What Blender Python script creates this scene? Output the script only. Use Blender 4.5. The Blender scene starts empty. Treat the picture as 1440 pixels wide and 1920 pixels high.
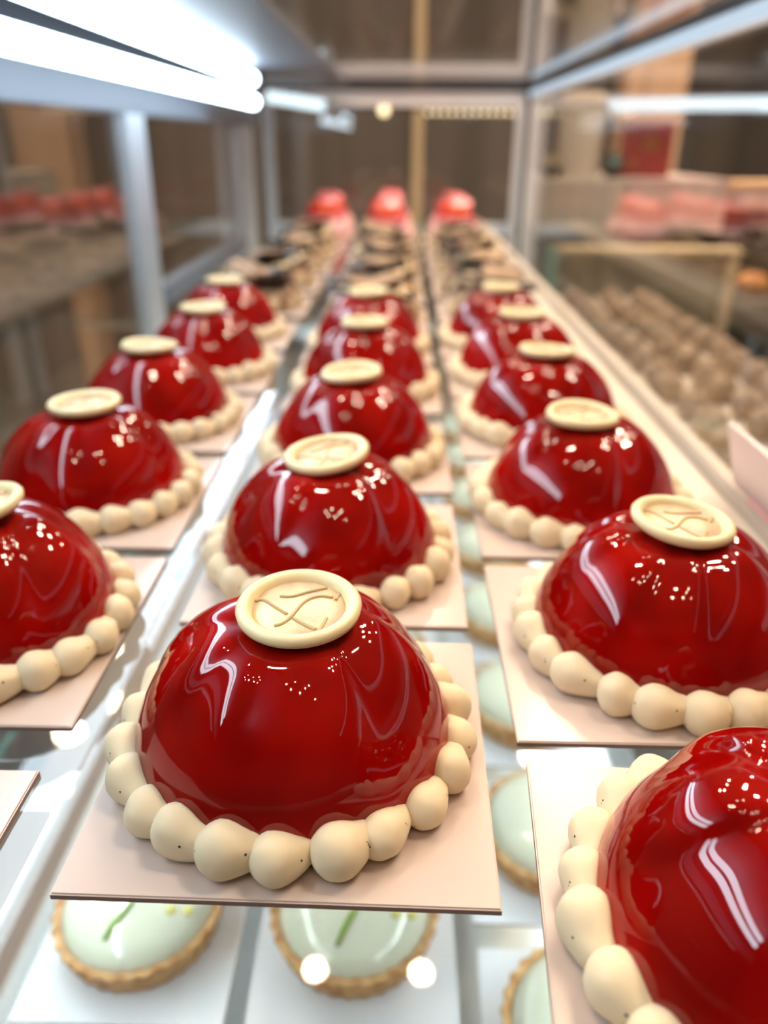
import bpy, bmesh, math, random
from mathutils import Vector, Matrix, noise

sc = bpy.context.scene
C = sc.collection
PI = math.pi
rnd = random.Random(7)

# ------------------------------------------------------------------ camera
PITCH, YAW, ROLL, FPX, CAMH = 0.4450, 0.0188, 0.0070, 1459.98, 0.1360
cam_d = bpy.data.cameras.new('camera'); cam = bpy.data.objects.new('camera', cam_d); C.objects.link(cam)
fw = Vector((-math.sin(YAW)*math.cos(PITCH), math.cos(YAW)*math.cos(PITCH), -math.sin(PITCH)))
rt = Vector((math.cos(YAW), math.sin(YAW), 0)); up = rt.cross(fw)
rt2 = math.cos(ROLL)*rt + math.sin(ROLL)*up; up2 = -math.sin(ROLL)*rt + math.cos(ROLL)*up
M = Matrix((rt2, up2, -fw)).transposed().to_4x4(); M.translation = Vector((0, 0, CAMH))
cam.matrix_world = M
cam_d.sensor_fit = 'VERTICAL'; cam_d.sensor_height = 24.0
cam_d.lens = 24.0*FPX/1920.0
cam_d.clip_start = 0.005; cam_d.clip_end = 50
cam_d.dof.use_dof = True; cam_d.dof.focus_distance = 0.168; cam_d.dof.aperture_fstop = 5.4
sc.camera = cam

# ------------------------------------------------------------------ view, world
sc.view_settings.view_transform = 'Standard'; sc.view_settings.look = 'None'
sc.view_settings.gamma = 1.0; sc.view_settings.use_curve_mapping = False
sc.view_settings.exposure = 0.0
sc.cycles.transparent_max_bounces = 40
sc.cycles.max_bounces = 10
sc.cycles.sample_clamp_indirect = 6.0
sc.cycles.use_denoising = True
w = bpy.data.worlds.new('shop_air'); sc.world = w; w.use_nodes = True
w.node_tree.nodes['Background'].inputs[0].default_value = (1.0, 0.86, 0.72, 1)
w.node_tree.nodes['Background'].inputs[1].default_value = 0.25

TUBE_POWER = 15.0      # cool tubes in the case
UNDER_POWER = 52.0     # cool strip under the shelf
SPOT_POWER = 230.0     # warm downlights in the shop ceiling

# ------------------------------------------------------------------ materials
def srgb(r, g, b):
    f = lambda c: (c/255/12.92) if c/255 <= 0.04045 else ((c/255+0.055)/1.055)**2.4
    return (f(r), f(g), f(b), 1)

def mat(name, col, rough=0.5, metal=0.0, coat=0.0, sss=0.0, sss_r=(1, .6, .4), sss_s=0.004, spec=0.5):
    m = bpy.data.materials.new(name); m.use_nodes = True
    b = m.node_tree.nodes['Principled BSDF']
    b.inputs['Base Color'].default_value = col
    b.inputs['Roughness'].default_value = rough
    b.inputs['Metallic'].default_value = metal
    b.inputs['Coat Weight'].default_value = coat
    b.inputs['Coat Roughness'].default_value = 0.02
    b.inputs['Specular IOR Level'].default_value = spec
    if sss:
        b.inputs['Subsurface Weight'].default_value = sss
        b.inputs['Subsurface Radius'].default_value = sss_r
        b.inputs['Subsurface Scale'].default_value = sss_s
    return m

def nd(m, t): return m.node_tree.nodes.new(t)
def ln(m, a, b): m.node_tree.links.new(a, b)
def bsdf(m): return m.node_tree.nodes['Principled BSDF']

def coords(m, scale=1.0, kind='Object'):
    t = nd(m, 'ShaderNodeTexCoord'); mp = nd(m, 'ShaderNodeMapping')
    s = scale if isinstance(scale, tuple) else (scale,)*3
    mp.inputs['Scale'].default_value = s
    ln(m, t.outputs[kind], mp.inputs[0]); return mp.outputs[0]

def two_tone(m, c1, c2, scale, detail=3, lo=.35, hi=.65, vec=None):
    n = nd(m, 'ShaderNodeTexNoise'); n.inputs['Scale'].default_value = scale; n.inputs['Detail'].default_value = detail
    ln(m, vec or coords(m), n.inputs['Vector'])
    r = nd(m, 'ShaderNodeValToRGB'); r.color_ramp.elements[0].position = lo; r.color_ramp.elements[1].position = hi
    r.color_ramp.elements[0].color = c1; r.color_ramp.elements[1].color = c2
    ln(m, n.outputs['Fac'], r.inputs[0]); ln(m, r.outputs[0], bsdf(m).inputs['Base Color']); return r

def bump(m, scale, strength, dist=0.001, detail=4):
    n = nd(m, 'ShaderNodeTexNoise'); n.inputs['Scale'].default_value = scale; n.inputs['Detail'].default_value = detail
    ln(m, coords(m), n.inputs['Vector'])
    b = nd(m, 'ShaderNodeBump'); b.inputs['Strength'].default_value = strength; b.inputs['Distance'].default_value = dist
    ln(m, n.outputs['Fac'], b.inputs['Height']); ln(m, b.outputs[0], bsdf(m).inputs['Normal']); return b

def emit(name, col, s):
    m = bpy.data.materials.new(name); m.use_nodes = True; nt = m.node_tree; nt.nodes.clear()
    e = nt.nodes.new('ShaderNodeEmission'); o = nt.nodes.new('ShaderNodeOutputMaterial')
    e.inputs[0].default_value = col; e.inputs[1].default_value = s
    nt.links.new(e.outputs[0], o.inputs[0]); return m

def glass(name, tint=(1, 1, 1, 1), f0=0.04, rough=0.0):
    m = bpy.data.materials.new(name); m.use_nodes = True; nt = m.node_tree; nt.nodes.clear()
    N = nt.nodes.new; Lk = nt.links.new
    g = N('ShaderNodeNewGeometry'); d = N('ShaderNodeVectorMath'); d.operation = 'DOT_PRODUCT'
    Lk(g.outputs['Incoming'], d.inputs[0]); Lk(g.outputs['Normal'], d.inputs[1])
    a = N('ShaderNodeMath'); a.operation = 'ABSOLUTE'; Lk(d.outputs['Value'], a.inputs[0])
    s = N('ShaderNodeMath'); s.operation = 'SUBTRACT'; s.inputs[0].default_value = 1; Lk(a.outputs[0], s.inputs[1])
    p = N('ShaderNodeMath'); p.operation = 'POWER'; p.inputs[1].default_value = 5; Lk(s.outputs[0], p.inputs[0])
    q = N('ShaderNodeMath'); q.operation = 'MULTIPLY_ADD'; q.inputs[1].default_value = 1-f0; q.inputs[2].default_value = f0
    Lk(p.outputs[0], q.inputs[0])
    t = N('ShaderNodeBsdfTransparent'); t.inputs[0].default_value = tint
    gl = N('ShaderNodeBsdfGlossy'); gl.inputs['Roughness'].default_value = rough; gl.inputs[0].default_value = (1, 1, 1, 1)
    x = N('ShaderNodeMixShader'); o = N('ShaderNodeOutputMaterial')
    Lk(q.outputs[0], x.inputs[0]); Lk(t.outputs[0], x.inputs[1]); Lk(gl.outputs[0], x.inputs[2]); Lk(x.outputs[0], o.inputs[0])
    return m

# glaze
glaze = mat('red_mirror_glaze', srgb(150, 4, 6), rough=0.035, coat=0.0, sss=0.04, sss_r=(1, .05, .03), sss_s=0.003)
two_tone(glaze, srgb(126, 3, 2), srgb(158, 8, 4), 45, 2, .38, .66)
bump(glaze, 30, 0.03, 0.0008, 0)
cream = mat('vanilla_cream', srgb(230, 214, 180), rough=0.55, sss=0.35, sss_r=(1, .8, .55), sss_s=0.003, spec=.3)
v = nd(cream, 'ShaderNodeTexVoronoi'); v.inputs['Scale'].default_value = 300; ln(cream, coords(cream), v.inputs['Vector'])
c1 = nd(cream, 'ShaderNodeMath'); c1.operation = 'LESS_THAN'; c1.inputs[1].default_value = .085; ln(cream, v.outputs['Distance'], c1.inputs[0])
sep = nd(cream, 'ShaderNodeSeparateColor'); ln(cream, v.outputs['Color'], sep.inputs[0])
c2 = nd(cream, 'ShaderNodeMath'); c2.operation = 'LESS_THAN'; c2.inputs[1].default_value = .75; ln(cream, sep.outputs[0], c2.inputs[0])
c3 = nd(cream, 'ShaderNodeMath'); c3.operation = 'MULTIPLY'; ln(cream, c1.outputs[0], c3.inputs[0]); ln(cream, c2.outputs[0], c3.inputs[1])
mx = nd(cream, 'ShaderNodeMix'); mx.data_type = 'RGBA'; mx.inputs[6].default_value = srgb(230, 214, 180); mx.inputs[7].default_value = srgb(48, 38, 24)
ln(cream, c3.outputs[0], mx.inputs[0]); ln(cream, mx.outputs[2], bsdf(cream).inputs['Base Color'])
bump(cream, 260, 0.12, 0.0005, 3)
seal_rim = mat('ivory_chocolate', srgb(240, 226, 180), rough=0.34, sss=0.25, sss_r=(1, .8, .5), sss_s=0.002)
bump(seal_rim, 2600, 0.18, 0.0003, 2)
seal_plate = mat('rose_gold_dusted_chocolate', srgb(236, 210, 172), rough=0.38, metal=0.15)
two_tone(seal_plate, srgb(238, 218, 176), srgb(226, 182, 158), 150, 4, .40, .66)
bump(seal_plate, 3200, 0.3, 0.0003, 2)
seal_mark = mat('olive_ivory_chocolate', srgb(176, 156, 108), rough=0.4)
board_m = mat('cream_card', srgb(206, 188, 177), rough=0.22, spec=.45)
bump(board_m, 240, 0.05, 0.0005, 3)
board_edge = mat('grey_brown_card_edge', srgb(128, 104, 96), rough=0.7)
white_board = mat('white_card', srgb(228, 232, 236), rough=0.3)
alu = mat('brushed_aluminium', srgb(216, 226, 236), rough=0.42, metal=0.2)
alu_white = mat('white_frame_paint', srgb(250, 252, 254), rough=0.3)
rail_dark = mat('grey_rail_paint', srgb(130, 140, 154), rough=.45)
canopy_m = mat('slate_canopy_paint', srgb(84, 90, 100), rough=.5)
gasket = mat('dark_gasket', srgb(26, 30, 36), rough=0.5)
ledge_m = mat('ivory_ledge', srgb(232, 222, 208), rough=0.3)
rail_m = mat('satin_rail', srgb(188, 184, 176), rough=0.3, metal=.3)
clear = glass('clear_glass')
clear_top = glass('top_glass', f0=0.05)
shelf_glass = glass('shelf_glass', tint=(.97, .985, .98, 1))
edge_glass = mat('glass_edge', srgb(120, 165, 160), rough=0.15)
deck_m = mat('grey_deck', srgb(205, 214, 220), rough=0.35, metal=.3)
crust_m = mat('baked_crust', srgb(206, 160, 104), rough=0.8)
two_tone(crust_m, srgb(178, 128, 74), srgb(226, 186, 130), 160, 4, .35, .65)
bump(crust_m, 420, 0.7, 0.0012, 5)
lime_glaze = mat('pale_lime_glaze', srgb(236, 240, 218), rough=0.12, coat=.6, sss=0.3, sss_r=(.8, 1, .6), sss_s=.004)
zest_m = mat('lime_zest', srgb(132, 170, 44), rough=0.5)
lemon_m = mat('lemon_gel', srgb(232, 226, 130), rough=0.15)
tube_e = emit('cool_tube_light', (0.72, 0.88, 1.0, 1), TUBE_POWER)
under_e = emit('cool_strip_light', (0.84, 0.95, 1.0, 1), UNDER_POWER)
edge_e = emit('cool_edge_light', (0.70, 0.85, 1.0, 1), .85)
back_e = emit('cool_bar_light', (0.74, 0.92, 1.0, 1), 1.6)
spot_e = emit('warm_spot_light', (1.0, 0.80, 0.60, 1), SPOT_POWER)
cap_m = mat('lamp_end_cap', srgb(190, 210, 225), rough=.4)
choc_dark = mat('dark_chocolate', srgb(52, 30, 20), rough=0.25)
choc_mid = mat('milk_chocolate_cream', srgb(150, 116, 84), rough=0.6)
two_tone(choc_mid, srgb(104, 74, 50), srgb(176, 142, 108), 60)
choc_pale = mat('pale_biscuit', srgb(214, 190, 152), rough=0.6)
pink_m = mat('pink_glaze', srgb(232, 120, 128), rough=0.2, coat=.5)
pink_pale = mat('pale_pink_cream', srgb(250, 200, 202), rough=0.5)
berry = mat('strawberry_flesh', srgb(214, 34, 22), rough=0.2, coat=.5)
berry_o = mat('orange_red_fruit', srgb(236, 84, 30), rough=0.25, coat=.4)
wood_dark = mat('dark_panel_wood', srgb(96, 78, 62), rough=0.55)
two_tone(wood_dark, srgb(58, 50, 44), srgb(92, 82, 72), 1.0, 2, .3, .7, coords(wood_dark, (9, 9, .25)))
wall_wood = mat('taupe_wall_panel', srgb(120, 104, 90), rough=0.6)
two_tone(wall_wood, srgb(68, 63, 60), srgb(98, 91, 85), 1.0, 2, .3, .7, coords(wall_wood, (6, 6, .25)))
wall_m = mat('warm_wall_paint', srgb(112, 106, 102), rough=0.8)
ceil_m = mat('taupe_ceiling_paint', srgb(190, 174, 158), rough=0.9)
floor_m = mat('brown_floor_tile', srgb(190, 172, 154), rough=0.4)
stone_m = mat('grey_beige_stone', srgb(176, 164, 150), rough=0.4)
two_tone(stone_m, srgb(200, 194, 184), srgb(222, 212, 198), 18, 5)
stone_p = mat('rosy_marble', srgb(206, 176, 168), rough=0.35)
two_tone(stone_p, srgb(212, 180, 174), srgb(244, 224, 216), 16, 6)
white_m = mat('white_ceramic', srgb(226, 216, 200), rough=0.3)
black_m = mat('black_plastic', srgb(36, 32, 34), rough=0.4)
bag_m = mat('red_paper', srgb(150, 28, 18), rough=0.5)
gold_m = mat('gold_print', srgb(190, 110, 60), rough=0.3, metal=.6)
truffle_m = mat('cocoa_truffle', srgb(126, 100, 78), rough=0.7)
two_tone(truffle_m, srgb(124, 100, 78), srgb(172, 148, 122), 90)
bread_m = mat('golden_bread', srgb(196, 126, 52), rough=0.6)
two_tone(bread_m, srgb(150, 84, 30), srgb(226, 160, 82), 40)
peach_m = mat('peach_box_card', srgb(238, 196, 156), rough=.5)
olive_m = mat('olive_panel', srgb(150, 142, 118), rough=.5)
tag_m = mat('blush_tag_card', srgb(236, 214, 206), rough=.35)
tan_m = mat('tan_shelf', srgb(196, 176, 142), rough=.6)
warm_bulb = emit('warm_bulb', (1.0, .76, .45, 1), 3.2)
cool_bar = emit('cool_bar', (.78, .92, 1, 1), 1.6)
white_panel = mat('pale_grey_steel', srgb(196, 204, 212), rough=.35, metal=.2)

# ------------------------------------------------------------------ helpers
def link(name, bm, mats, parent=None, smooth=True, loc=None):
    me = bpy.data.meshes.new(name); bm.normal_update(); bm.to_mesh(me); bm.free()
    for m in (mats if isinstance(mats, (list, tuple)) else [mats]): me.materials.append(m)
    if smooth:
        for p in me.polygons: p.use_smooth = True
    o = bpy.data.objects.new(name, me); C.objects.link(o)
    if parent: o.parent = parent
    if loc is not None: o.location = loc
    return o

def inst(src, parent=None, loc=(0, 0, 0), rot=(0, 0, 0), scale=None):
    o = src.copy(); C.objects.link(o); o.parent = parent; o.location = loc; o.rotation_euler = rot
    if scale is not None: o.scale = scale
    return o

def tag(o, label=None, cat=None, group=None, kind=None):
    if label: o['label'] = label
    if cat: o['category'] = cat
    if group: o['group'] = group
    if kind: o['kind'] = kind
    return o

def thing(name, label, cat, loc=(0, 0, 0), rz=0, group=None):
    o = bpy.data.objects.new(name, None); C.objects.link(o); o.empty_display_size = .02
    o.location = loc; o.rotation_euler = (0, 0, rz)
    return tag(o, label, cat, group)

def structure(o): o['kind'] = 'structure'; return o

def box(bm, x0, x1, y0, y1, z0, z1, bev=0.0, mi=0):
    vs = [bm.verts.new((x, y, z)) for x in (x0, x1) for y in (y0, y1) for z in (z0, z1)]
    F = [(0, 1, 3, 2), (4, 6, 7, 5), (0, 4, 5, 1), (2, 3, 7, 6), (0, 2, 6, 4), (1, 5, 7, 3)]
    fs = [bm.faces.new([vs[i] for i in f]) for f in F]
    for f in fs: f.material_index = mi
    if bev > 0:
        es = list({e for f in fs for e in f.edges})
        bmesh.ops.bevel(bm, geom=es, offset=bev, segments=2, profile=.6, affect='EDGES')
    return bm

def boxo(name, dims, m, parent=None, bev=0.0, smooth=False):
    bm = bmesh.new(); box(bm, *dims, bev=bev); return link(name, bm, m, parent, smooth)

def lathe(bm, prof, n=48, mod=None, cap=True):
    rings = []
    for (r, z) in prof:
        ring = []
        for i in range(n):
            a = 2*PI*i/n; rr = r*(mod(a, z) if mod else 1)
            ring.append(bm.verts.new((rr*math.cos(a), rr*math.sin(a), z)))
        rings.append(ring)
    for a, b in zip(rings[:-1], rings[1:]):
        for i in range(n):
            bm.faces.new((a[i], a[(i+1) % n], b[(i+1) % n], b[i]))
    if cap:
        bm.faces.new(list(reversed(rings[0]))); bm.faces.new(rings[-1])
    return bm

def tube(bm, pts, rad, n=10, flat=1.0):
    pts = [Vector(p) for p in pts]; rings = []
    for i, p in enumerate(pts):
        t = (pts[min(i+1, len(pts)-1)]-pts[max(i-1, 0)]).normalized()
        a = t.cross(Vector((0, 0, 1)))
        if a.length < 1e-4: a = t.cross(Vector((1, 0, 0)))
        a.normalize(); b = a.cross(t).normalized()
        r = rad[i] if isinstance(rad, (list, tuple)) else rad
        rings.append([bm.verts.new(p + a*math.cos(2*PI*k/n)*r + b*math.sin(2*PI*k/n)*r*flat) for k in range(n)])
    for A, B in zip(rings[:-1], rings[1:]):
        for k in range(n): bm.faces.new((A[k], B[k], B[(k+1) % n], A[(k+1) % n]))
    bm.faces.new(rings[0]); bm.faces.new(list(reversed(rings[-1])))
    return bm

def ball(bm, c, r, sc_=(1, 1, 1), seg=20, jit=0, seed=0, floor=None):
    g = bmesh.ops.create_uvsphere(bm, u_segments=seg, v_segments=max(6, seg*2//3), radius=1)
    for v in g['verts']:
        k = 1+jit*noise.noise(v.co*2.1+Vector((seed, seed*.7, 0)))
        v.co = Vector((c[0]+v.co.x*r*sc_[0]*k, c[1]+v.co.y*r*sc_[1]*k, c[2]+v.co.z*r*sc_[2]*k))
        if floor is not None and v.co.z < floor: v.co.z = floor
    return bm

# ------------------------------------------------------------------ the shop around the case
def room(name, dims, m):
    return structure(boxo(name, dims, m))
room('floor', (-3.1, 3.1, -2.6, 4.7, -1.08, -1.0), floor_m)
room('ceiling', (-3.1, 3.1, -2.6, 4.7, 1.72, 1.80), ceil_m)
room('wall_back', (-3.1, 3.1, 4.6, 4.7, -1.0, 1.72), wall_wood)
room('wall_left', (-3.1, -3.0, -2.6, 4.6, -1.0, 1.72), wall_m)
room('wall_right', (3.0, 3.1, -2.6, 4.6, -1.0, 1.72), wall_m)
room('wall_front', (-3.0, 3.0, -2.6, -2.5, -1.0, 1.72), wall_m)
for k, (x, wd) in enumerate(((-.62, .03), (.055, .05), (.78, .03))):
    structure(boxo('trim_%d' % (k+1), (x, x+wd, 4.55, 4.6, -1.0, 1.72), tan_m if k == 1 else wall_wood))

# warm ceiling spots
bmh = bmesh.new(); lathe(bmh, [(.075, -.012), (.075, 0)], 32, cap=True)
bml = bmesh.new(); lathe(bml, [(.034, -.016), (.036, -.012)], 28, cap=True)
sp0 = thing('ceiling_spot', '', 'ceiling light', (0, 0, 1.72)); hs0 = link('housing', bmh, white_m, sp0, False); ls0 = link('lens', bml, spot_e, sp0, False)
spots = [(-.1865, 1.2476), (.0763, 1.2476)]
spots += [(-.55, -.35), (-.42, -.52), (-.12, -.62), (.05, -.50), (.16, -.42), (-.30, -.30), (.42, -.75), (-.95, .15),
          (-.75, .75), (-.60, .62), (.62, .42), (.78, .60), (.90, .35), (-1.9, 1.5), (-1.35, 2.5), (1.25, 1.1), (1.05, 1.75),
          (.50, 2.0), (.64, 2.2), (-.45, 2.3), (-.7, 2.55), (1.7, 2.3), (.1, 3.0), (-1.4, 3.1), (1.3, 3.2), (-.15, 2.6), (.62, 1.62), (.75, 1.25)]
for i, (x, y) in enumerate(spots):
    if i == 0: o = sp0
    else:
        o = inst(sp0); inst(hs0, o); inst(ls0, o)
    o.location = (x, y, 1.72); k_ = .62 if i < 2 else (rnd.uniform(.5, .7) if y < .3 else rnd.uniform(1.4, 2.0)); o.scale = (k_, k_, 1)
    tag(o, 'round warm ceiling spot light shining down on the display cases from the shop ceiling', 'ceiling light', 'warm spot lights in the shop ceiling')
tag(spots and sp0, 'left one of two warm spots mirrored in the glass shelf at the bottom')

# ------------------------------------------------------------------ the display case
ZT, YB, XR, XL, Y0 = .2265, 1.60, .2325, -.270, -.12
ZS = -.0016          # top of the glass shelf
case = thing('display_case', 'long glass display case with aluminium frame holding the rows of cakes', 'display case', (0, 0, 0))
boxo('back_glass', (XL+.02, XR-.004, YB, YB+.005, -.40, ZT-.003), clear, case)
boxo('front_glass', (XR, XR+.005, Y0, YB, -.40, ZT-.003), clear, case)
boxo('top_glass', (XL, XR+.005, Y0, YB+.005, ZT, ZT+.006), clear_top, case)
bm = bmesh.new(); box(bm, XL+.02, XR-.006, YB-.004, YB-.0005, ZT-.034, ZT-.009); link('back_top_rail', bm, alu_white, case, False)
bm = bmesh.new(); box(bm, XR-.004, XR-.0005, Y0, YB-.006, ZT-.021, ZT-.007); link('front_top_rail', bm, alu_white, case, False)
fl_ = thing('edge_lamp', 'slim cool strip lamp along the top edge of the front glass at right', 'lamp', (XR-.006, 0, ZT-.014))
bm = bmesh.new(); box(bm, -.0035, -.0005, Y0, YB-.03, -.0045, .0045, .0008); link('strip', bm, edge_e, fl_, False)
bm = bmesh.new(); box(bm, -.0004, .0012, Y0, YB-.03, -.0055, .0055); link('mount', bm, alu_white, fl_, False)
bm = bmesh.new(); box(bm, XL+.02, XR, YB-.012, YB, ZT-.0085, ZT-.0005); box(bm, XR-.009, XR, Y0, YB-.012, ZT-.0065, ZT-.0005)
link('top_seal', bm, gasket, case, False)
bm = bmesh.new(); box(bm, XR-.026, XR-.010, YB-.008, YB-.001, -.36, ZT-.034)
box(bm, XR-.0045, XR-.0005, YB-.085, YB-.025, -.36, ZT-.022); link('corner_frame', bm, alu_white, case, False)
bm = bmesh.new(); box(bm, XR-.010, XR-.0005, YB-.024, YB-.001, -.36, ZT-.009); link('corner_seal', bm, gasket, case, False)
bm = bmesh.new(); box(bm, XL+.012, XL+.030, YB-.012, YB, -.36, ZT-.034, .002); link('corner_post', bm, alu, case, False)
bm = bmesh.new(); box(bm, XL+.03, XR-.026, YB-.010, YB-.001, -.030, -.006, .002); link('back_lower_rail', bm, alu, case, False)
boxo('lamp_canopy', (XL, -.100, Y0, YB-.02, ZT-.004, ZT-.0008), canopy_m, case)
boxo('deck', (XL, XR, Y0, YB, -.42, -.40), deck_m, case)
boxo('door_head_rail', (XL-.022, XL+.004, Y0, YB-.014, .158, .190), rail_dark, case, .002)
boxo('door_track', (XL-.022, XL+.010, Y0, YB-.014, .190, ZT-.006), canopy_m, case, .001)
for (ya, yb, za) in ((Y0, .885, -.36), (.886, YB-.014, -.36)):
    d = bpy.data.objects.new('sliding_door', None); C.objects.link(d); d.parent = case
    xo = 0 if ya < .5 else -.012
    boxo('pane', (XL-.004+xo, XL+xo, ya+.03, yb-.05, za, .158), clear, d)
    boxo('stile', (XL-.008+xo, XL+.006+xo, yb-(.058 if ya < .5 else .13), yb, za, .158), alu, d, .002)
    if ya > .5:
        boxo('stile', (XL-.008+xo, XL+.004+xo, ya, ya+.04, za, .158), alu, d, .002)
        boxo('sill_rail', (XL-.008+xo, XL+.012+xo, ya+.04, yb-.15, -.040, -.018), rail_dark, d, .002)
        boxo('stile', (XL-.008+xo, XL-.002+xo, yb-.26, yb-.225, za, .158), alu, d, .002)

# glass shelves
def shelf(name, x0, x1, y0, y1, zt, th, label):
    bm = bmesh.new(); box(bm, x0, x1, y0, y1, zt-th, zt)
    for f in bm.faces:
        if abs(f.normal.z) < .5 and f.calc_area() > 0: pass
    bm.normal_update()
    for f in bm.faces: f.material_index = 0 if abs(f.normal.z) > .5 else 1
    return tag(link(name, bm, [shelf_glass, edge_glass], None, False), label, 'shelf')
shelf('glass_shelf', -.186, .1235, -.10, 1.57, ZS, .006, 'clear glass upper shelf carrying the red dome cakes')
shelf('glass_shelf', -.235, .215, -.10, 1.57, -.1916, .006, 'clear glass lower shelf carrying the lime tarts, below the red cakes')
lg = thing('shelf_ledge', 'ivory strip ledge with slim raised rail along the right edge of the cake shelf', 'ledge', (0, 0, 0))
boxo('strip', (.1237, .1395, -.10, 1.57, -.008, ZS+.001), ledge_m, lg, .0006)
boxo('rail', (.1395, .1425, -.10, 1.57, -.010, .0045), rail_m, lg, .0008)
boxo('outer_strip', (.1425, .1545, -.10, 1.57, -.010, -.001), ledge_m, lg, .0008)
for ux, side_ in ((.145, 'right'), (-.172, 'left')):  # left lamp is added, hidden by the boards, to brighten the tarts
    ul = thing('under_shelf_lamp', 'unseen cool strip lamp fixed under the %s edge of the cake shelf, lighting the tarts' % side_, 'lamp', (ux, 0, 0))
    bm = bmesh.new(); box(bm, -.007, .007, -.08, 1.45, -.0125, -.0105); box(bm, -.007, -.0056, -.08, 1.45, -.020, -.0126); box(bm, .0056, .007, -.08, 1.45, -.020, -.0126); link('housing', bm, white_m, ul, False)
    bm = bmesh.new(); box(bm, -.0052, .0052, -.07, 1.44, -.0160, -.0128); link('strip', bm, under_e, ul, False)

# tube lamps
for (z, lab) in ((.1815, 'cool white tube lamp, lower of the two at the top left of the case'), (.2085, 'cool white tube lamp, upper of the two at the top left of the case')):
    t = thing('tube_lamp', lab, 'lamp', (-.200, 0, z), 0, None)
    bm = bmesh.new(); tube(bm, [(0, y, 0) for y in (-.05, .3, .6, .9, 1.165)], .0078, 20); link('glass_tube', bm, tube_e, t)
    bm = bmesh.new(); tube(bm, [(0, 1.165, 0), (0, 1.18, 0), (0, 1.186, 0)], [.0085, .0085, .006], 20); link('end_cap', bm, cap_m, t)
    bm = bmesh.new(); box(bm, -.012, -.008, -.05, 1.19, -.004, .010); link('bracket', bm, white_panel, t, False)

# ------------------------------------------------------------------ cake boards
def board_mesh(s, th, m_top, m_edge, name):
    bm = bmesh.new(); box(bm, -s/2, s/2, -s/2, s/2, 0, th)
    bm.normal_update()
    for f in bm.faces: f.material_index = 0 if f.normal.z > .5 else 1
    es = [e for e in bm.edges if all(abs(v.co.z-th) < 1e-6 for v in e.verts)]
    bmesh.ops.bevel(bm, geom=es, offset=.00035, segments=2, affect='EDGES')
    return link(name, bm, [m_top, m_edge], None, False)
board0 = board_mesh(.090, .0016, board_m, board_edge, 'cake_board')
used = [False]
def board(x, y, rz, label, group):
    o = board0 if not used[0] else inst(board0)
    used[0] = True
    o.location = (x, y, ZS); o.rotation_euler = (0, 0, rz)
    return tag(o, label, 'cake board', group)

# ------------------------------------------------------------------ red dome cake
DR, DH = .0386, .0405
def dome_mesh(seed, folds, depth, swirl):
    bm = bmesh.new(); nu, nv = 144, 56
    offs = [math.radians(f) for f in folds]; nl = len(offs)
    amp = [depth*rnd.uniform(.7, 1.15) for _ in range(nl)]
    rings = []
    for j in range(nv):
        t = j/(nv-1)                       # 0 base, 1 top
        el = t*PI/2
        ring = []
        for i in range(nu):
            a = 2*PI*i/nu
            r = DR*(math.cos(el)**.93 if el < PI/2-1e-6 else 0)
            z = DH*math.sin(el)**.97
            zc = DH-.0036
            if z > zc-.003: z = zc-.003+.003*math.tanh((z-zc+.003)/.003)      # flat top under the seal
            g = max(0, min(1, (t-.04)/.66)); g = g*g*(3-2*g)
            cut = 0
            for o_, am in zip(offs, amp):
                aa = (a-o_-swirl*(t-.3)+PI) % (2*PI)-PI
                wd = .38
                if aa > 0: cut += am*math.exp(-(aa/wd)**2*1.1)       # soft side of the fold
                else: cut += am*math.exp(-(aa/(wd*.36))**2)          # steep side
            k = 1-cut*g
            k += .004*noise.noise(Vector((math.cos(a)*.9+seed, math.sin(a)*.9, t*1.2)))
            ring.append((r*k*math.cos(a), r*k*math.sin(a), max(z - cut*g*.008*min(1, r/.012), 0)))
        rings.append(ring)
    R = [[bm.verts.new(p) for p in ring] for ring in rings[:-1]]
    topv = bm.verts.new((0, 0, DH-.0042))
    for A, B in zip(R[:-1], R[1:]):
        for i in range(nu): bm.faces.new((A[i], A[(i+1) % nu], B[(i+1) % nu], B[i]))
    for i in range(nu): bm.faces.new((R[-1][i], R[-1][(i+1) % nu], topv))
    bm.faces.new(list(reversed(R[0])))
    o = link('glazed_dome', bm, glaze); return o
domes = [dome_mesh(s, n, d, w_) for s, n, d, w_ in ((0, (-106, -48, 12, 70, 128, 178, 222), .085, .30), (3, (20, 75, 140, 200, 262, 318), .10, .45), (7, (-5, 60, 118, 170, 230, 290), .085, .25), (11, (0, 66, 118, 190, 250, 300), .12, .5))]

def pearl_mesh(seed):
    bm = bmesh.new(); g = bmesh.ops.create_uvsphere(bm, u_segments=28, v_segments=18, radius=1)
    rr = random.Random(seed); el = rr.uniform(.95, 1.1)
    for v in g['verts']:
        x, y, z = v.co
        # along +x runs the tail
        if x > -.1:
            q = (x+.1)/1.1; s = 1-.50*q**1.2
            xx = -.1+(x+.1)*1.95
        else: s = 1; xx = x
        n_ = 1+.05*noise.noise(v.co*1.7+Vector((seed*3.1, 0, 0)))
        px = xx*.00575*el*n_; py = (y*s+.16*max(x, 0)**2)*.0057*n_; pz = .0046+z*s*.0056*n_ - .0010*max(x, 0)
        # fold line
        pz -= .0004*math.exp(-((x-.35)/.12)**2)*max(z, 0)
        v.co = (px, py, max(pz, 0))
    return link('cream_pearl', bm, cream)
pearls = [pearl_mesh(s) for s in range(5)]

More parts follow.
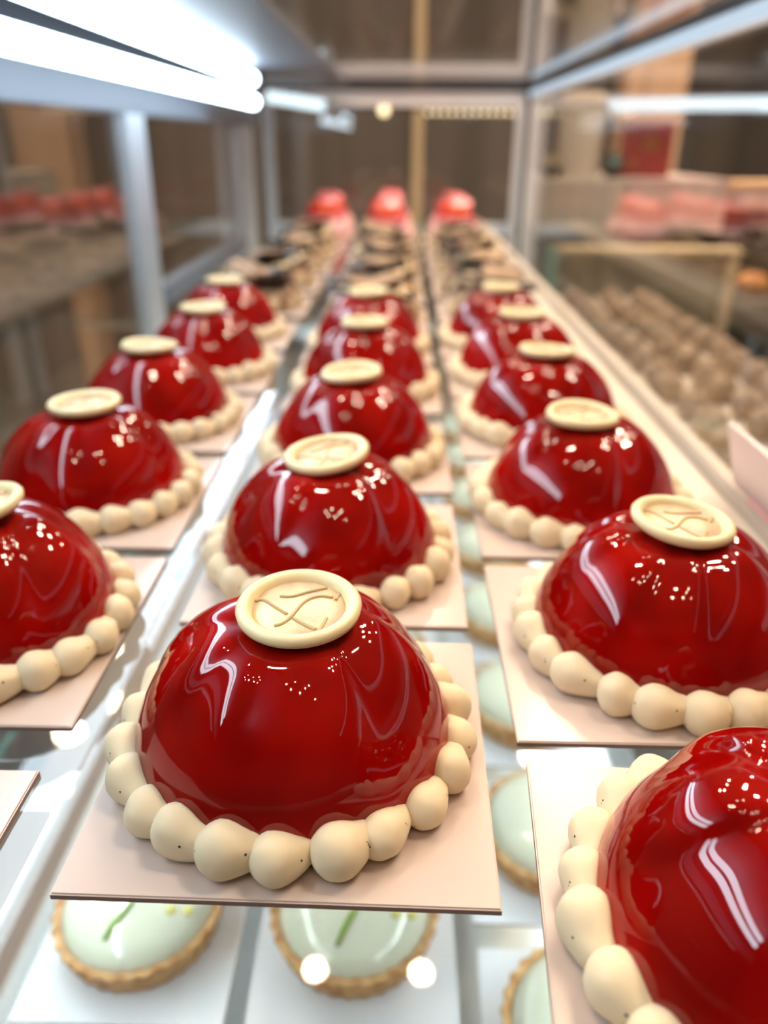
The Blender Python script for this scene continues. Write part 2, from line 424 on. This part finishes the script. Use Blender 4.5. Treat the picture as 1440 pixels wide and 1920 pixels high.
def seal_mesh(seed, wav):
    rr = random.Random(seed); bm = bmesh.new(); n = 72
    prof = [(.0, .0), (.0100, -.0002), (.0128, .0002), (.0140, .0012), (.0142, .0024), (.0135, .0034), (.0124, .0037), (.0115, .0032), (.0108, .0023), (.0105, .0010), (.0102, .0006)]
    rings = []
    for (r, z) in prof[1:]:
        ring = []
        for i in range(n):
            a = 2*PI*i/n
            k = 1 + (.035*math.sin(2*a+seed)+.02*math.sin(3*a+seed*2))*wav*(1 if r > .011 else .4)
            ring.append(bm.verts.new((r*k*math.cos(a), r*k*math.sin(a), z+.0006*wav*math.sin(2*a+seed)*(r/.014))))
        rings.append(ring)
    for A, B in zip(rings[:-1], rings[1:]):
        for i in range(n): bm.faces.new((A[i], A[(i+1) % n], B[(i+1) % n], B[i]))
    bm.faces.new(list(reversed(rings[0])))
    rim = link('seal', bm, seal_rim)
    bm = bmesh.new(); lathe(bm, [(.0107, .0006), (.0107, .00158), (.005, .00162), (.0005, .00164)], 56)
    plate = link('seal_plate', bm, seal_plate, rim)
    # embossed mark, drawn in seal coordinates
    def U(zx, zy):          # read off the front cake's seal, metres
        return ((zx-672)/4.8/1.13*.0001408*1.12, -(zy-455)/4.8*.000262*1.12)
    S = [[(505, 385), (600, 385), (700, 360), (790, 340), (872, 324)],
         [(318, 420), (350, 410), (400, 416), (480, 450), (592, 496)],
         [(645, 520), (740, 557), (832, 584)],
         [(512, 566), (560, 556), (615, 522), (650, 480), (690, 432), (750, 396), (830, 380), (930, 386)],
         [(955, 402), (975, 366), (992, 326)], [(852, 594), (880, 556), (902, 514)]]
    bm = bmesh.new()
    for st in S:
        pts = [Vector((*U(*p), 0)) for p in st]
        # smooth
        q = []
        for i in range(len(pts)-1):
            p0 = pts[max(i-1, 0)]; p1 = pts[i]; p2 = pts[i+1]; p3 = pts[min(i+2, len(pts)-1)]
            for s_ in range(6):
                t = s_/6
                q.append(.5*((2*p1)+(-p0+p2)*t+(2*p0-5*p1+4*p2-p3)*t*t+(-p0+3*p1-3*p2+p3)*t**3))
        q.append(pts[-1])
        tube(bm, [(p.x, p.y, .00166) for p in q], .00042, 8, .9)
    link('seal_emblem', bm, seal_mark, plate)
    return rim
seals = [seal_mesh(1, .25), seal_mesh(2, .8), seal_mesh(5, .5)]
def kids(o): return [c for c in bpy.data.objects if c.parent == o]

templates_used = set()
def first_or_copy(src, parent, loc, rot, scale=None):
    """the first use moves the built mesh itself, later uses are copies with the same mesh data"""
    if src.name not in templates_used:
        templates_used.add(src.name); o = src; o.parent = parent; o.location = loc; o.rotation_euler = rot
        if scale: o.scale = scale
        return o
    o = inst(src, parent, loc, rot, scale)
    for k in kids(src):
        c = k.copy(); C.objects.link(c); c.parent = o
        for g in kids(k):
            d = g.copy(); C.objects.link(d); d.parent = c
    return o

def cake(x, y, rz, dome_i, seal_i, seal_rot, seal_off, seal_tilt, label, group, n=22, start=-87.0, size=1.0, ring=(.0395, 0, 0)):
    t = thing('red_dome_cake', label, 'cake', (x, y, 0), 0, group)
    first_or_copy(domes[dome_i], t, (0, 0, 0), (0, 0, rz), (size, size, size))
    rr = random.Random(int((x+2)*9173+y*7919))
    for k in range(n):
        a = math.radians(start+360.0*k/n+rr.uniform(-1.6, 1.6)); R_ = ring[0]+rr.uniform(-.0005, .0005)
        s = rr.uniform(.93, 1.08)
        first_or_copy(pearls[rr.randrange(5)], t, (ring[1]+R_*math.cos(a), ring[2]+R_*math.sin(a), 0),
                      (0, 0, a+PI/2+rr.uniform(.05, .5)), (s*rr.uniform(.95, 1.06), s, s*rr.uniform(.95, 1.08)))
    first_or_copy(seals[seal_i], t, (seal_off[0], seal_off[1], DH-.0024), (seal_tilt[0], seal_tilt[1], seal_rot))
    return t
D = math.radians
G = 'red dome cakes in three rows on the glass shelf'
GB = 'square cream boards under the red dome cakes'
# centre row
ctr = [(-.0245, .1515, -.0226, .1503, 0.0, 0, 0, D(0), (.0024, -.001), (D(4), 0)),
       (-.0240, .2470, -.0224, .2481, D(50), 1, 1, D(20), (0, 0), (D(2), D(-8))),
       (-.0218, .3500, -.0215, .3500, D(110), 2, 2, D(15), (0, 0), (0, D(-4))),
       (-.0204, .4590, -.0205, .4590, D(200), 3, 0, D(80), (0, 0), (0, D(2))),
       (-.0225, .5620, -.0225, .5620, D(20), 1, 1, D(140), (0, 0), (0, 0))]
words = ['front', 'second from the front', 'third from the front', 'fourth from the front', 'fifth from the front', 'sixth from the front']
for i, (x, y, bx, by, rz, di, si, sr, so, stl) in enumerate(ctr):
    extra = {0: ', its ivory seal in sharp focus', 1: ', its ivory seal tipped left'}.get(i, ', softly blurred') if i < 4 else ', rearmost'
    cake(x, y, rz, di, si, sr, so, stl, 'red dome cake, %s in the centre row%s' % (words[i], extra), G)
    board(bx, by, D(-.8) if i == 0 else (D(-.2) if i == 1 else rnd.uniform(-.02, .02)), 'square cream cake board under the %s red dome of the centre row' % words[i], GB)
right = [(.0768, .0992, .0742, .0980, D(-4), D(185), 3, 2, D(10), (.004, .002), (0, 0)),
         (.0800, .1985, .0761, .1975, D(0), D(15), 0, 0, D(-14), (0, 0), (D(1), D(5))),
         (.0745, .2940, .0761, .2940, D(0), D(95), 3, 2, D(10), (-.003, -.002), (D(1), D(1))),
         (.0755, .3960, .0765, .3930, D(0), D(60), 1, 2, D(60), (0, 0), (0, D(4))),
         (.0760, .4930, .0761, .4900, D(1), D(130), 2, 1, D(0), (0, 0), (0, 0)),
         (.0735, .5860, .0755, .5850, D(-1), D(200), 1, 2, D(30), (0, 0), (0, 0))]
for i, (x, y, bx, by, br, rz, di, si, sr, so, stl) in enumerate(right):
    ex = {0: ', cut off by the bottom right corner', 1: ', its stamped seal tilted right', 5: ', rearmost'}.get(i, '')
    cake(x, y, rz, di, si, sr, so, stl, 'red dome cake, %s in the right row%s' % (words[i], ex), G, start=-80+i*5)
    board(bx, by, br, 'square cream cake board under the %s red dome of the right row' % words[i], GB)
left = [(-.1265, .1045, -.1295, .0944, D(0), D(10), 1, 2, 0, (0, 0), (0, 0)),
        (-.1250, .2000, -.1275, .1995, D(0), D(75), 3, 1, D(20), (.002, .002), (0, D(-6))),
        (-.1280, .2990, -.1275, .2965, D(0), D(30), 0, 0, D(40), (.0015, 0), (0, D(-1))),
        (-.1290, .3960, -.1275, .3955, D(0), D(120), 2, 2, D(60), (0, 0), (0, D(3))),
        (-.1255, .4990, -.1265, .4940, D(0), D(-20), 3, 1, D(60), (0, 0), (0, 0)),
        (-.1330, .6050, -.1285, .6000, D(0), D(70), 1, 0, D(60), (0, 0), (0, 0))]
for i, (x, y, bx, by, br, rz, di, si, sr, so, stl) in enumerate(left):
    if i > 0:
        ex = {1: ', cut off by the left edge', 5: ', rearmost'}.get(i, '')
        cake(x, y, rz, di, si, sr, so, stl, 'red dome cake, %s in the left row%s' % (words[i-1], ex), G, start=-85+i*4)
    lab = 'square cream cake board at the bottom left corner with nothing visible on it' if i == 0 else 'square cream cake board under the %s red dome of the left row' % words[i-1]
    board(bx, by, br, lab, GB)

# ------------------------------------------------------------------ chocolate pastries behind the red domes
def shard(bm, c, w_, l_, th, rz, tilt, seed):
    """thin wavy chocolate leaf"""
    nx, ny = 8, 10; Rm = Matrix.Rotation(rz, 3, 'Z') @ Matrix.Rotation(tilt, 3, 'X')
    gr = []
    for s_ in (0, 1):
        g = []
        for i in range(nx+1):
            row = []
            for j in range(ny+1):
                u = i/nx-.5; v_ = j/ny-.5
                ww = w_*(1-.35*abs(v_*2)**2)
                z = .0018*math.sin(v_*7+seed)+.0014*math.cos(u*6+seed) + s_*th
                row.append(bm.verts.new(Vector(c)+Rm @ Vector((u*ww, v_*l_, z))))
            g.append(row)
        gr.append(g)
    for s_ in (0, 1):
        for i in range(nx):
            for j in range(ny):
                q = (gr[s_][i][j], gr[s_][i+1][j], gr[s_][i+1][j+1], gr[s_][i][j+1])
                bm.faces.new(q if s_ else tuple(reversed(q)))
    def side(A, B):
        for k in range(len(A)-1): bm.faces.new((A[k], A[k+1], B[k+1], B[k]))
    side([gr[0][i][0] for i in range(nx+1)], [gr[1][i][0] for i in range(nx+1)])
    side([gr[1][i][ny] for i in range(nx+1)], [gr[0][i][ny] for i in range(nx+1)])
    side([gr[1][0][j] for j in range(ny+1)], [gr[0][0][j] for j in range(ny+1)])
    side([gr[0][nx][j] for j in range(ny+1)], [gr[1][nx][j] for j in range(ny+1)])
    return bm

def choc_proto(seed):
    t = thing('chocolate_pastry', '', 'pastry'); rr = random.Random(seed)
    bm = bmesh.new(); lathe(bm, [(.034, 0), (.036, .004), (.036, .012), (.033, .017), (.020, .0195), (.002, .020)], 40,
                            lambda a, z: 1+.03*math.sin(5*a+seed)); link('mousse_base', bm, choc_mid, t)
    bm = bmesh.new()
    for k in range(11):
        a = 2*PI*k/11; ball(bm, (.0345*math.cos(a), .0345*math.sin(a), .006), .0062, seg=12, floor=0)
    link('biscuit_ring', bm, choc_pale, t)
    for k in range(4):
        m = (choc_dark, choc_pale, choc_dark, choc_mid)[k]
        bm = bmesh.new(); shard(bm, (rr.uniform(-.009, .009), rr.uniform(-.01, .01), .0215+.0035*k), .052-.005*k, .060-.005*k, .0016,
                                rr.uniform(-1, 1), rr.uniform(-.22, .22), seed+k)
        link('chocolate_leaf', bm, m, t)
    bm = bmesh.new(); ball(bm, (.012, -.026, .017), .0065, seg=16); link('chocolate_pearl', bm, choc_dark, t)
    return t
protos = [choc_proto(s) for s in (3, 8, 14)]
first_c = [True, True, True]
def copy_thing(p, loc, rz):
    c = p.copy(); C.objects.link(c); c.location = loc; c.rotation_euler = (0, 0, rz)
    for ch in kids(p):
        d = ch.copy(); C.objects.link(d); d.parent = c
        for g in kids(ch):
            e = g.copy(); C.objects.link(e); e.parent = d
    return c
rows3 = {'left': (-.128, .715), 'centre': (-.022, .665), 'right': (.078, .695)}
nth = ['nearest', 'second', 'third', 'fourth', 'fifth']
k = 0
for rn, (x, ys) in rows3.items():
    for i in range(5):
        y = ys+i*.115; p = protos[k % 3]
        if first_c[k % 3]: o = p; first_c[k % 3] = False; o.location = (x, y, 0); o.rotation_euler = (0, 0, rnd.uniform(-3, 3))
        else: o = copy_thing(p, (x+rnd.uniform(-.003, .003), y, 0), rnd.uniform(-3, 3))
        tag(o, 'brown chocolate pastry, %s from the red domes in the %s row' % (nth[i], rn), 'pastry', 'chocolate pastries behind the red domes')
        board(x, y, rnd.uniform(-.02, .02), 'square cream cake board under the %s chocolate pastry of the %s row' % (nth[i], rn), 'boards under the chocolate pastries')
        k += 1

# ------------------------------------------------------------------ pink fruit cakes at the far end
def pink_proto():
    t = thing('pink_fruit_cake', '', 'cake')
    bm = bmesh.new(); lathe(bm, [(.034, 0), (.037, .003), (.038, .013), (.035, .021), (.026, .025), (.002, .0255)], 40); link('pink_base', bm, pink_pale, t)
    bm = bmesh.new(); lathe(bm, [(.030, .024), (.033, .0265), (.029, .031), (.002, .032)], 40); link('pink_glaze_top', bm, pink_m, t)
    rr = random.Random(4)
    for j in range(7):
        a = 2*PI*j/7; r = .019 if j else 0
        bm = bmesh.new(); ball(bm, (r*math.cos(a), r*math.sin(a), .038 if j else .043), .0095, (1, .8, 1.15), 16, .15, j)
        link('strawberry_piece', bm, berry_o if j in (5, 6) else berry, t)
    bm = bmesh.new(); shard(bm, (.004, .006, .052), .034, .040, .0016, .4, .3, 2); link('pink_chocolate_leaf', bm, pink_m, t)
    return t
pp = pink_proto(); fp = True
for rn, (x, ys) in {'left': (-.120, 1.30), 'centre': (-.022, 1.255), 'right': (.085, 1.285)}.items():
    for i in range(2 if rn != 'centre' else 3):
        y = ys+i*.105
        if fp: o = pp; fp = False; o.location = (x, y, 0)
        else: o = copy_thing(pp, (x, y, 0), rnd.uniform(-.3, .3))
        tag(o, 'pink cake topped with strawberry pieces, %s in the %s row at the far end' % (('front', 'middle' if rn == 'centre' else 'rear', 'rear')[i], rn), 'cake', 'pink fruit cakes at the far end')
        board(x, y, 0, 'square cream cake board under the %s pink cake of the %s row' % (('front', 'middle' if rn == 'centre' else 'rear', 'rear')[i], rn), 'boards under the pink cakes')

# ------------------------------------------------------------------ lime tarts on the lower shelf
ZL = -.1916
def tart_proto():
    t = thing('lime_tart', '', 'tart')
    n = 30
    bm = bmesh.new()
    lathe(bm, [(.0315, 0), (.0335, .003), (.0365, .014), (.0375, .0165), (.0362, .0175), (.0335, .0165), (.0325, .012)], 180,
          lambda a, z: 1+.018*math.cos(n*a)*min(1, z/.006+.3)); link('crust', bm, crust_m, t)
    bm = bmesh.new(); lathe(bm, [(.0330, .010), (.0338, .0155), (.0325, .0195), (.0285, .0240), (.0200, .0272), (.0100, .0284), (.0005, .0288)], 64)
    link('lime_filling', bm, lime_glaze, t)
    bm = bmesh.new(); tube(bm, [(-.0025, -.0265, .0252), (-.0008, -.0205, .0277), (.0012, -.0150, .0290), (.0030, -.0095, .0294)], [.0010, .0012, .0012, .0009], 8, .6)
    link('lime_zest', bm, zest_m, t)
    for (a, b, c_) in ((.0195, -.009, .0266), (.0265, -.007, .0248)):
        bm = bmesh.new(); ball(bm, (a, b, c_), .0024, (1, 1, .5), 12); link('lemon_dot', bm, lemon_m, t)
    return t
tp = tart_proto(); ft = True; wb0 = board_mesh(.0885, .0014, white_board, board_edge, 'tart_board'); fb = True
cols = {'left': (-.1130, .0), 'second': (-.0165, .0), 'third': (.0810, -.018)}
for rn, (x, dy) in cols.items():
    for i in range(-1, 7):
        y = .239+dy*1.0+i*(.1005 if rn != 'third' else .0985)
        if rn == 'third': y = .2885+i*.101
        lab = {-1: 'nearest the lens', 0: 'second from the lens', 1: 'third from the lens', 2: 'fourth from the lens', 3: 'fifth from the lens', 4: 'sixth from the lens', 5: 'seventh from the lens', 6: 'farthest from the lens'}[i]
        rz = rnd.uniform(-.15, .15)
        if ft: o = tp; ft = False; o.location = (x, y, ZL+.0014); o.rotation_euler = (0, 0, rz)
        else: o = copy_thing(tp, (x, y, ZL+.0014), rz)
        cn = {'left': 'left', 'second': 'middle', 'third': 'right'}[rn]
        tag(o, 'pale green lime tart on the lower shelf, %s in the %s column' % (lab, cn), 'tart', 'lime tarts on the lower shelf')
        bo = wb0 if fb else inst(wb0); fb = False
        bo.location = (x+.001, y-.0005, ZL); bo.rotation_euler = (0, 0, rnd.uniform(-.02, .02))
        tag(bo, 'square white tart board on the lower shelf, %s in the %s column' % (lab, cn), 'cake board', 'white boards under the lime tarts')

# ------------------------------------------------------------------ price tag on the ledge
tg = thing('price_tag', 'blank blush price tag leaning on the ledge at the right edge', 'price tag', (.1440, .0, .0))
bm = bmesh.new()
P = [(.0035, .215, .0010), (.0035, .318, .0010), (-.0095, .306, .0330), (-.0095, .215, .0330)]
lo = [bm.verts.new(p) for p in P]; hi = [bm.verts.new((p[0]+.0018, p[1], p[2]+.0006)) for p in P]
bm.faces.new(list(reversed(lo))); bm.faces.new(hi)
for a in range(4): bm.faces.new((lo[a], lo[(a+1) % 4], hi[(a+1) % 4], hi[a]))
link('tag_card', bm, tag_m, tg, False)
bm = bmesh.new(); box(bm, .001, .009, .222, .300, -.0006, .0016); link('tag_foot', bm, pink_pale, tg, False)

# ------------------------------------------------------------------ the counter seen through the front glass
ct = thing('truffle_counter', 'white counter with cocoa truffles outside the glass on the right', 'counter')
boxo('counter_top', (.255, .440, .20, 1.44, -.135, -.115), white_m, ct, .003)
boxo('counter_body', (.265, .43, .21, 1.43, -1.0, -.135), wall_m, ct)
bm = bmesh.new(); ball(bm, (0, 0, .015), .0175, (1, 1, .95), 16, .12, 1, 0); tr0 = link('cocoa_truffle', bm, truffle_m); f0 = True
for i in range(3):
    for j in range(14):
        o = tr0 if f0 else inst(tr0); f0 = False
        o.location = (.290+i*.056+rnd.uniform(-.006, .006), .58+j*.058+rnd.uniform(-.004, .004), -.115); o.rotation_euler = (0, 0, rnd.uniform(0, 6))
        tag(o, 'small round cocoa truffle in the blurred heap on the white counter at right', 'truffle', 'cocoa truffles on the white counter')
st = thing('stone_counter', 'stone faced block counter seen beyond the front glass', 'counter', (0, 0, 0))
boxo('stone_block', (.262, .430, 1.62, 1.95, -.02, .072), stone_m, st, .003)
boxo('marble_block', (.432, .615, 1.60, 1.95, -.02, .074), stone_p, st, .003)
boxo('dark_base', (.262, .66, 1.62, 1.95, -.034, -.021), wood_dark, st)
boxo('block_body', (.270, .65, 1.66, 1.95, -1.0, -.034), wall_m, st)
gp = thing('glass_cabinet', 'low glass cabinet with beige panel behind the truffles', 'cabinet', (0, 0, 0))
boxo('panel', (.285, .600, 1.50, 1.515, -.36, -.050), olive_m, gp)
boxo('cabinet_glass', (.285, .600, 1.475, 1.480, -.36, -.045), clear, gp)
boxo('top_edge', (.275, .615, 1.47, 1.52, -.045, -.036), tan_m, gp, .002)
boxo('side_post', (.590, .608, 1.47, 1.52, -.36, -.045), tan_m, gp, .002)
boxo('side_post', (.262, .284, 1.47, 1.52, -1.0, -.036), edge_glass, gp, .002)
boxo('cabinet_base', (.285, .60, 1.46, 1.52, -1.0, -.36), wall_m, gp)

# things on the stone blocks
b = thing('white_canister', 'tall white canister on the grey stone block', 'canister', (.347, 1.70, .072))
bm = bmesh.new(); lathe(bm, [(.040, 0), (.042, .004), (.042, .120), (.040, .124)], 40); link('body', bm, white_m, b)
bm = bmesh.new(); lathe(bm, [(.043, .124), (.043, .140), (.036, .150), (.010, .152)], 40); link('lid', bm, tan_m, b)
g = thing('red_gift_box', 'red upright gift box with a round gold print on the marble block', 'box', (.478, 1.70, .074), D(-12))
bm = bmesh.new(); box(bm, -.048, .048, -.018, .018, 0, .098, .002); link('body', bm, bag_m, g, False)
bm = bmesh.new(); 
bmesh.ops.create_cone(bm, cap_ends=True, segments=32, radius1=.016, radius2=.016, depth=.0012, matrix=Matrix.Translation((.006, -.0184, .060)) @ Matrix.Rotation(PI/2, 4, 'X'))
link('round_print', bm, gold_m, g, False)
bm = bmesh.new(); box(bm, -.030, -.014, -.0190, -.0178, .018, .034); link('square_print', bm, gold_m, g, False)
s_ = thing('card_reader', 'small black card reader between canister and red box', 'card reader', (.412, 1.68, .072))
bm = bmesh.new(); box(bm, -.014, .014, -.012, .012, 0, .044, .004); link('body', bm, black_m, s_, False)
bm = bmesh.new(); box(bm, -.010, .010, -.0128, -.0118, .024, .040); link('screen', bm, edge_glass, s_, False)
p_ = thing('card_holder', 'low dark holder left of the white canister on the grey stone block', 'holder', (.288, 1.68, .072))
bm = bmesh.new(); box(bm, -.020, .020, -.012, .012, 0, .022, .003); link('tray', bm, black_m, p_, False)
bm = bmesh.new(); box(bm, -.016, .016, -.004, .002, .005, .040, .001); link('cards', bm, tan_m, p_, False)
# peach boxes and bread farther right
for i, (x, z) in enumerate(((.70, .02), (.83, .02))):
    bx_ = thing('peach_box', 'peach cake box on the dark bakery shelf, %s of two' % ('left' if i == 0 else 'right'), 'box', (x, 1.66, z))
    bm = bmesh.new(); box(bm, -.060, .060, -.05, .05, 0, .035, .003); link('box_body', bm, stone_p, bx_, False)
    bm = bmesh.new(); box(bm, -.062, .062, -.052, .052, .035, .050, .003); link('lid', bm, peach_m, bx_, False)
bk = thing('bakery_shelf', 'dark wooden bakery shelf with golden loaves at the far right', 'shelf', (0, 0, 0))
boxo('shelf_board', (.622, 1.20, 1.46, 1.595, -.140, -.126), wood_dark, bk)
boxo('shelf_board', (.622, 1.20, 1.46, 1.595, -.330, -.316), wood_dark, bk)
boxo('back_board', (.622, 1.20, 1.597, 1.607, -1.0, -.040), wood_dark, bk)
boxo('side_board', (1.201, 1.215, 1.46, 1.607, -1.0, -.040), wood_dark, bk)
bm = bmesh.new(); ball(bm, (0, 0, .020), .026, (1.35, 1, .8), 20, .1, 3, 0); lf = link('body', bm, bread_m)
fl = True
for (z, shn) in ((-.126, 'upper'), (-.316, 'lower')):
    for i in range(7):
        L = thing('bread_loaf', 'small golden loaf on the %s bakery shelf at the far right' % shn, 'bread', (.668+i*.078, 1.53+rnd.uniform(0, .02), z+.0005), rnd.uniform(-.4, .4), 'golden loaves on the %s bakery shelf' % shn)
        if fl: lf.parent = L; fl = False
        else: inst(lf, L)
# column, lamps beyond
structure(boxo('trim_4', (.98, 1.24, 3.9, 4.1, -1.0, 1.72), peach_m))
structure(boxo('trim_5', (1.46, 1.60, 3.2, 3.35, -1.0, 1.72), wall_m))
nl = thing('bar_lamp', 'cool bar lamp over the neighbouring counter at right', 'lamp', (0, 0, 0))
bm = bmesh.new(); vs = []
tube(bm, [(.395, 1.68, .200), (.90, 1.46, .200)], .011, 12); link('light_bar', bm, cool_bar, nl)
tube_b = bmesh.new(); tube(tube_b, [(.387, 1.685, .200), (.395, 1.68, .200)], .013, 12); link('end_cap', tube_b, cap_m, nl)
nl2 = thing('bar_lamp', 'short cool bar lamp across the back left corner of the case', 'lamp', (0, 0, 0))
bm = bmesh.new(); tube(bm, [(-.236, 1.53, .2045), (-.130, 1.50, .1880)], .0085, 12); link('light_bar', bm, back_e, nl2)
bm = bmesh.new(); tube(bm, [(-.130, 1.50, .1880), (-.124, 1.498, .187)], .0125, 12); link('end_cap', bm, cap_m, nl2)
bm = bmesh.new(); tube(bm, [(-.185, 1.516, .200), (-.185, 1.516, .2222)], .004, 12); link('bracket', bm, alu, nl2)
# warm bulbs on a string in the back
bs = thing('bulb_string', 'string of small warm bulbs glowing beyond the back glass', 'string lights', (0, 0, 0))
bm = bmesh.new(); tube(bm, [(-.36, 3.5, .252), (.95, 3.5, .252)], .004, 8); link('cable', bm, black_m, bs)
b0 = None
for i in range(26):
    x = .10+i*.032
    if b0 is None:
        bm = bmesh.new(); ball(bm, (0, 0, 0), .0075, seg=10); b0 = link('bulb', bm, warm_bulb, bs, loc=(x, 3.5, .240))
    else: inst(b0, bs, (x, 3.5, .240))
pl = thing('globe_lamp', 'single round warm globe lamp beyond the back glass', 'lamp', (-.075, 3.4, .243))
bm = bmesh.new(); ball(bm, (0, 0, 0), .019, seg=16); link('globe', bm, warm_bulb, pl)
bm = bmesh.new(); tube(bm, [(0, 0, .017), (0, 0, 1.477)], .003, 8); link('cord', bm, black_m, pl)
bm = bmesh.new(); tube(bm, [(-.36, 3.5, .25), (-.36, 3.5, 1.72)], .003, 6); tube(bm, [(.95, 3.5, .25), (.95, 3.5, 1.72)], .003, 6); link('hanger', bm, black_m, bs)
bm = bmesh.new(); tube(bm, [(.90, 1.46, .20), (.90, 1.46, 1.72)], .003, 6); link('hanger', bm, black_m, nl)
# stuff seen beyond the sliding doors
sh = thing('back_counter', 'brown service counter with pale edge beyond the sliding doors', 'counter', (0, 0, 0))
boxo('counter_body', (-1.60, -.70, .10, 2.60, -1.0, -.16), wood_dark, sh)
boxo('counter_top', (-1.62, -.68, .08, 2.62, -.16, -.14), wood_dark, sh, .003)
